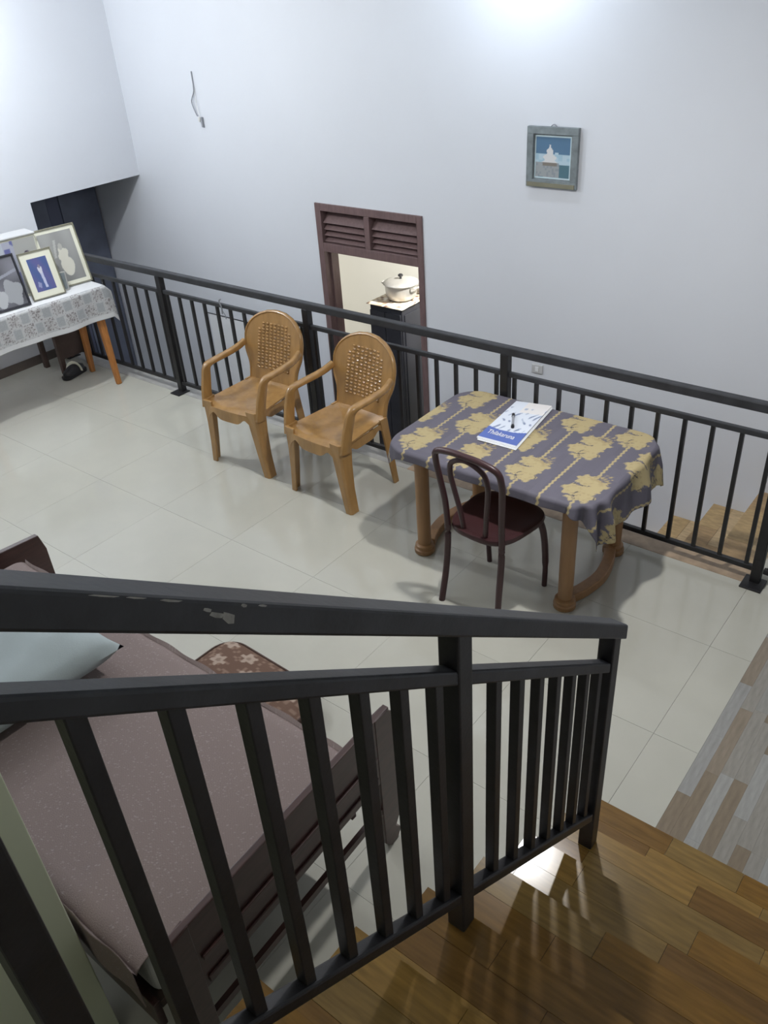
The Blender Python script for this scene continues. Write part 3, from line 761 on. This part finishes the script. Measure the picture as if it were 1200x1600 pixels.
def lace_col(s, t):
    L = WDp + .24; d = s * L; y = (WL + .06) * t
    if d > WDp + .205: return (.62, .62, .62)
    if d < WDp - .02: 
        return (.68, .68, .69)
    c = (.50, .50, .50)
    cy = (y / .085) % 1; cd = ((d - WDp) / .095) % 1
    row = int((d - WDp) / .095) + int(y / .085)
    if .16 < cy < .86 and .14 < cd < .88: c = (.36, .37, .38) if row % 2 == 0 else (.46, .45, .45)
    if row % 2 and hsh(int(y * 150), int(d * 150), 5) > .72: c = (.24, .22, .22)
    if row % 2 == 0 and hsh(int(y * 200), int(d * 200), 5) > .8: c = (.40, .41, .43)
    return c
lc = grid_obj('lace_tablecloth', 150, 260, lace_pos, lace_col, M['lace'], thick=.002)
lc.location = (-4.485, -.045, .002); lc.rotation_euler = (0, 0, RZ)
tag(lc, 'white lace tablecloth with grey square pattern under the framed photographs', 'tablecloth')

# framed photographs; frames face +x (toward the room), rotated so local -y -> world +x
def photo(kind):
    def f(s, t):
        if kind == 'grey_dress':
            c = .24 + .10 * t + .03 * math.sin(s * 9) ; c = (c, c, c * .97)
            if blob(s, t, .60, .30, .19, 3, .06) or (abs(s - .58) < .11 and .30 < t < .56) or blob(s, t, .57, .54, .15, 4, .15): c = (.62, .60, .52)
            if blob(s, t, .55, .70, .065, 3, .0): c = (.42, .41, .38)
            if abs(s - .36 - .3 * (t - .6)) < .035 and .5 < t < .85: c = (.44, .44, .42)
            return c
        if kind == 'blue':
            c = (.10 + .02 * math.sin(s * 8 + t * 5), .12, .29)
            if abs(s - .52 - .10 * (.5 - t)) < .07 - .02 * (.5 - t) and .08 < t < .66: c = (.50, .52, .68)
            if blob(s, t, .50, .64, .11, 3, .1): c = (.62, .62, .70)
            if blob(s, t, .50, .74, .06, 3, 0): c = (.25, .22, .30)
            if blob(s, t, .24, .2, .09, 4, .2): c = (.28, .30, .48)
            return c
        if kind == 'mono':
            c = .14 + .08 * math.sin(s * 5) * math.sin(t * 6)
            c = (c, c, c * 1.15)
            if blob(s, t, .72, .28, .26, 4, .15): c = (.34, .35, .37)
            if blob(s, t, .35, .2, .18, 3, .1): c = (.45, .46, .48)
            if abs(t - .52 - .2 * s) < .03: c = (.30, .31, .36)
            return c
        # box print: mixed pictures
        c = (.46, .46, .44)
        s = (s - .45) / .55
        if s < .42: c = (.16, .17, .38) if math.sin(s * 16 + 1) * math.sin(t * 7) > .1 else (.45, .46, .55)
        if s < .14: c = (.52, .56, .62)
        if s > .55 and .2 < t < .55: c = (.16, .16, .30) if hsh(int(s * 13), int(t * 9)) > .4 else (.35, .35, .42)
        if blob(s, t, .72, .70, .08, 3, 0): c = (.09, .07, .10)
        if blob(s, t, .90, .66, .06, 3, 0): c = (.20, .15, .12)
        return c
    return f
TI = math.radians(-14)
def tframe(name, label, x, y, z, wd_, ht, fw, mframe, matw, mcard, kind, yaw=0, group='framed photographs on the lace cloth', tilt=TI):
    return frame_group(name, label, 'picture frame', (x, y, z), (tilt, 0, math.radians(90 + yaw)), wd_, ht, fw, .016, mframe, matw, mcard, photo(kind), group)
ZT = WH + .004
tframe('framed_photograph', 'largest framed photograph, a pale dress on grey, at the table end', -4.715, -.195, ZT + .004, .345, .445, .010, M['frame_olive'], .028, M['cream'], 'grey_dress', -9)
tframe('framed_photograph', 'framed blue photograph in a wide cream mount on the lace cloth', -4.635, -.445, ZT + .004, .255, .345, .008, M['frame_olive'], .045, M['cream'], 'blue', -9)
tframe('framed_photograph', 'dark framed black and white photograph, leftmost on the lace cloth', -4.640, -.765, ZT + .004, .300, .375, .012, M['frame_black'], .004, M['frame_black'], 'mono', -9)
sf = thing('photo_stand', 'small silver standing frame edge between the two cream-mounted photographs', 'picture frame', (-4.675, -.285, ZT), 0, 'framed photographs on the lace cloth'); sf.rotation_euler = (math.radians(-10), 0, math.radians(60))
link('frame_side', B(-.035, .035, -.008, 0, 0, .14), M['alu'], sf, bevel=.002); link('picture', B(-.026, .026, -.0095, -.008, .01, .13), M['frame_grey'], sf)
# box printed with photographs, at the back
bx = thing('photo_box', 'printed box of family pictures standing behind the framed photographs', 'box', (-4.90, -.575, ZT), math.radians(-8))
link('box_body', B(-.09, .075, -.30, .245, 0, .435), M['cream'], bx, bevel=.01)
link('box_flap', B(-.095, .085, -.305, .25, .4352, .447), M['paper_grey'], bx, bevel=.004)
grid_obj('printed_front', 70, 60, lambda s, t: (.0762, -.285 + .52 * s, .02 + .40 * t), photo('box'), M['print'], bx, smooth=False)

# things under the table
sh = thing('shoe', 'black shoe with cream strap on the floor under the lace-covered table', 'shoe', (-4.925, -.265, 0), math.radians(14))
bm = bmesh.new(); prism(bm, [(x * 1.0, y) for x, y in rrect(-.045, .045, -.125, .125, .042)], lambda x, y: (x, y, 0), lambda x, y: (x * 1.02, y * 1.02, .028)); link('sole', bm, M['black'], sh, bevel=.004)
bm = bmesh.new(); rings = []
for t_ in [k / 10 for k in range(11)]:
    y = -.118 + .236 * t_; wv = .043 * math.sqrt(max(.02, 1 - (2 * t_ - 1) ** 4)); hz = .065 * math.sin(math.pi * min(1, .12 + .75 * t_)) + .004
    rings.append([bm.verts.new((wv * math.cos(a), y, .0285 + hz * math.sin(a))) for a in [k * math.pi / 8 for k in range(9)]])
for i in range(10):
    for k in range(8): bm.faces.new((rings[i][k], rings[i][k + 1], rings[i + 1][k + 1], rings[i + 1][k]))
bm.faces.new(rings[0]); bm.faces.new(rings[-1]); link('upper', bm, M['black'], sh, smooth=True)
bm = bmesh.new(); sweep(bm, [(.05 * math.cos(a), .01 + .03 * math.cos(a), .03 + .078 * math.sin(a)) for a in [k * math.pi / 10 for k in range(11)]], (.014, .004), 6, up=(0, 1, 0)); link('strap', bm, M['cream'], sh, smooth=True)
st_ = thing('wooden_stool', 'dull brown wooden stool in the shade under the lace-covered table', 'stool', (-5.17, -.16, 0))
link('seat', B(-.16, .15, -.16, .13, .36, .395), M['box_brown'], st_, bevel=.004)
for x in (-.145, .125):
    for y in (-.15, .10): link('leg', B(x, x + .04, y, y + .04, 0, .36), M['box_brown'], st_, bevel=.003)
link('front_panel', B(.12, .145, -.11, .10, .12, .36), M['box_brown'], st_)

# ------------------------------------------------------------------ bed
BX1 = -.042; BX0 = -2.10; BY1 = -2.385; BY0 = -3.215
bed = thing('bed', 'dark mahogany bed at the lower left with a panelled footboard', 'bed', (-1.07, -2.76, 0))
bx_, by_ = -1.07, -2.76
def BB(x0, x1, y0, y1, z0, z1): return B(x0 - bx_, x1 - bx_, y0 - by_, y1 - by_, z0, z1)
FBY1, FBY0 = -2.185, -3.20
# footboard: shaped side posts
def fpost(y0, y1, side):
    # outline in (y,z)
    w_ = y1 - y0
    if side > 0: pts = [(y0, .04), (y0 + .03, .0), (y1 - .03, .0), (y1 - .005, .035), (y1 - .035, .075), (y1, .13), (y1, .635), (y1 - .03, .67), (y0, .675)]
    else: pts = [(y1, .04), (y1 - .03, .0), (y0 + .03, .0), (y0 + .005, .035), (y0 + .035, .075), (y0, .13), (y0, .625), (y0 + .02, .66), (y1, .675)]
    bm = bmesh.new(); prism(bm, [(y - by_, z) for y, z in pts], lambda y, z: (BX1 - .030 - bx_, y, z), lambda y, z: (BX1 - bx_, y, z)); return bm
fb = link('footboard', BB(BX1 - .026, BX1 - .002, FBY0 + .02, FBY1 - .02, .37, .675), M['bed_wood'], bed, bevel=.004)
link('molding', BB(BX1 - .002, BX1 + .008, FBY0 + .11, FBY1 - .11, .50, .52), M['bed_wood'], fb, bevel=.003)
link('molding', BB(BX1 - .002, BX1 + .006, FBY0 + .11, FBY1 - .11, .39, .42), M['bed_wood'], fb, bevel=.003)
link('leg', fpost(-2.285, FBY1, 1), M['bed_wood'], bed, bevel=.003)
link('leg', fpost(FBY0, -3.10, -1), M['bed_wood'], bed, bevel=.003)
link('cross_rail', BB(BX1 - .022, BX1 - .004, -3.10, -2.285, .205, .235), M['bed_wood'], bed)
for y0, y1 in ((BY1 - .01, BY1 + .012), (BY0 - .012, BY0 + .01)):
    link('side_rail', BB(BX0, BX1 - .03, y0, y1, .26, .38), M['bed_wood'], bed, bevel=.003)
link('slat_base', BB(BX0 + .02, BX1 - .035, BY0 + .012, BY1 - .012, .33, .362), M['box_brown'], bed)
for o in list(bed.children) + list(fb.children):
    if o.name.split('.')[0] in ('footboard', 'molding', 'leg', 'cross_rail'):
        for v in o.data.vertices: v.co.x += .012 + (FBY1 - by_ - v.co.y) * .042
# headboard
bm = bmesh.new(); prism(bm, [(y - by_, z) for y, z in ((-3.25, 0), (-3.19, 0), (-3.19, .2), (-2.27, .2), (-2.27, 0), (-2.205, 0), (-2.205, .50), (-2.225, .585), (-2.43, .60), (-2.62, .68), (-2.86, .68), (-3.06, .60), (-3.25, .585))], lambda y, z: (BX0 - .03 - bx_, y, z), lambda y, z: (BX0 - bx_, y, z))
link('headboard', bm, M['bed_wood'], bed, bevel=.004)
bm = bmesh.new(); prism(bm, rrect(BX0 + .11 - bx_, BX1 - .04 - bx_, BY0 + .02 - by_, BY1 - .02 - by_, .04), lambda x, y: (x, y, .3625), lambda x, y: (x, y, .565)); link('mattress', bm, M['white_pl'], bed, bevel=.02, seg=3)
# bedspread
def sp_pos(s, t):
    Wd = BY1 - BY0; D = .17; L = Wd + 2 * D; d = s * L - D; x = BX0 + .10 + (BX1 - .134 - BX0) * t
    z = .5705
    fold = .004 * math.sin(t * 40 + 3 * math.sin(t * 9)) + .003 * math.sin(t * 22 + 5 * s)
    if d < 0: y, zz = BY0 - .012 + .004 * math.sin(x * 30) - .012, z + d
    elif d > Wd: y, zz = BY1 + .024 + .003 * math.sin(x * 30), z - (d - Wd)
    else:
        y = BY0 + d; e = min(d, Wd - d); rr = .04
        zz = z - (rr - math.sqrt(max(0, rr * rr - max(0, rr - e) ** 2)) if e < rr else 0)
        y = min(max(y, BY0 - .0), BY1); 
        if e < rr: y += (-.024 if d < Wd / 2 else .024) * (1 - e / rr)
        # wrinkles running along the width near the pillow side
        zz += .0045 * (1 + math.sin(t * 46 + 4 * s + 2 * math.sin(s * 7))) * max(0, .75 - t) + .002 * (1 + math.sin(t * 21 + 9 * s)) * (1 - s)
    return (x, y, zz)
def sp_col(s, t):
    a = int(s * 380); b = int(t * 520); r = hsh(a, b, 1)
    base = (.235, .185, .175)
    if (a + b) % 3 == 0: base = (.26, .205, .195)
    if r > .97: base = (.34, .29, .28)
    return base
spd = grid_obj('bedspread', 380, 520, sp_pos, sp_col, M['spread'], thick=.003)
tag(spd, 'dusty mauve speckled bedspread spread over the bed', 'bedspread')
# pillow
def pillow(name, label, loc, rz, a, b, h, m, tilt=(0, 0)):
    bm = bmesh.new(); n = 28; G = []
    def pp(u, v, sg):
        e = (1 - u ** 4) * (1 - v ** 4)
        edge = 1 - .10 * (1 - abs(u) ** 2) * 0 - .07 * (1 - v * v) * abs(u) ** 6 - .07 * (1 - u * u) * abs(v) ** 6
        z = sg * h * (max(0, e) ** .55) * (1 + .07 * math.sin(u * 5 + v * 4) + .05 * math.sin(v * 9 - u * 3))
        return (u * a * edge, v * b * edge, z)
    for sg in (1, -1):
        g_ = [[bm.verts.new(pp(-1 + 2 * i / n, -1 + 2 * j / n, sg)) for i in range(n + 1)] for j in range(n + 1)]
        for j in range(n):
            for i in range(n): bm.faces.new((g_[j][i], g_[j][i + 1], g_[j + 1][i + 1], g_[j + 1][i]))
    bmesh.ops.remove_doubles(bm, verts=bm.verts, dist=1e-5)
    o = link(name, bm, m, None, smooth=True); o.location = loc; o.rotation_euler = (tilt[0], tilt[1], rz)
    return tag(o, label, 'pillow')
pillow('pillow', 'pale grey blue pillow resting on the mauve bedspread at the headboard', (-1.30, -2.865, .676), math.radians(88), .35, .27, .085, M['pillow'], (0, math.radians(0)))
# floral cushion on the floor beside the bed
def fl_col(s, t):
    u, v = s * .68, t * .60
    for cu, cv in ((.08, .10), (.22, .24), (.10, .40), (.34, .08), (.40, .36), (.22, .52), (.52, .20), (.56, .46), (.30, .40), (.44, .54), (.06, .56)):
        du, dv = u - cu, v - cv; rr = math.hypot(du, dv); a = math.atan2(dv, du)
        if rr < .014: return (.26, .19, .15)
        if rr < .040 * (1 + .28 * math.sin(5 * a + cu * 20)): return (.40, .31, .25)
    if hsh(int(u * 60), int(v * 60), 8) > .8: return (.24, .16, .12)
    return (.15, .09, .065)
cs = thing('floor_cushion', 'brown floor cushion with beige flowers beside the bed', 'cushion', (-1.00, -2.085, 0), math.radians(-2))
poly = rrect(-.27, .27, -.22, .22, .11, 8)
def cu_pos(s, t):
    # square -> rounded rectangle
    u, v = -1 + 2 * s, -1 + 2 * t
    x, y = u * .32, v * .22
    cx, cy = max(-.21, min(.21, x)), max(-.11, min(.11, y)); dx, dy = x - cx, y - cy; d = math.hypot(dx, dy)
    if d > .11: x, y = cx + dx / d * .11, cy + dy / d * .11
    e = max(0, 1 - max(abs(u), abs(v)) ** 6)
    return (x, y, .075 + .022 * e)
grid_obj('cushion_top', 90, 80, cu_pos, fl_col, M['spread'], cs)
bm = bmesh.new(); prism(bm, rrect(-.318, .318, -.218, .218, .109, 8), lambda x, y: (x, y, 0), lambda x, y: (x, y, .0745)); link('cushion_side', bm, M['cushion_edge'], cs, bevel=.012)
bm = bmesh.new(); pr = [(x, y, .076) for x, y in rrect(-.322, .322, -.222, .222, .112, 8)]; pr.append(pr[0]); sweep(bm, pr, .006, 6, caps=False); link('piping', bm, M['cushion_edge'], cs, smooth=True)
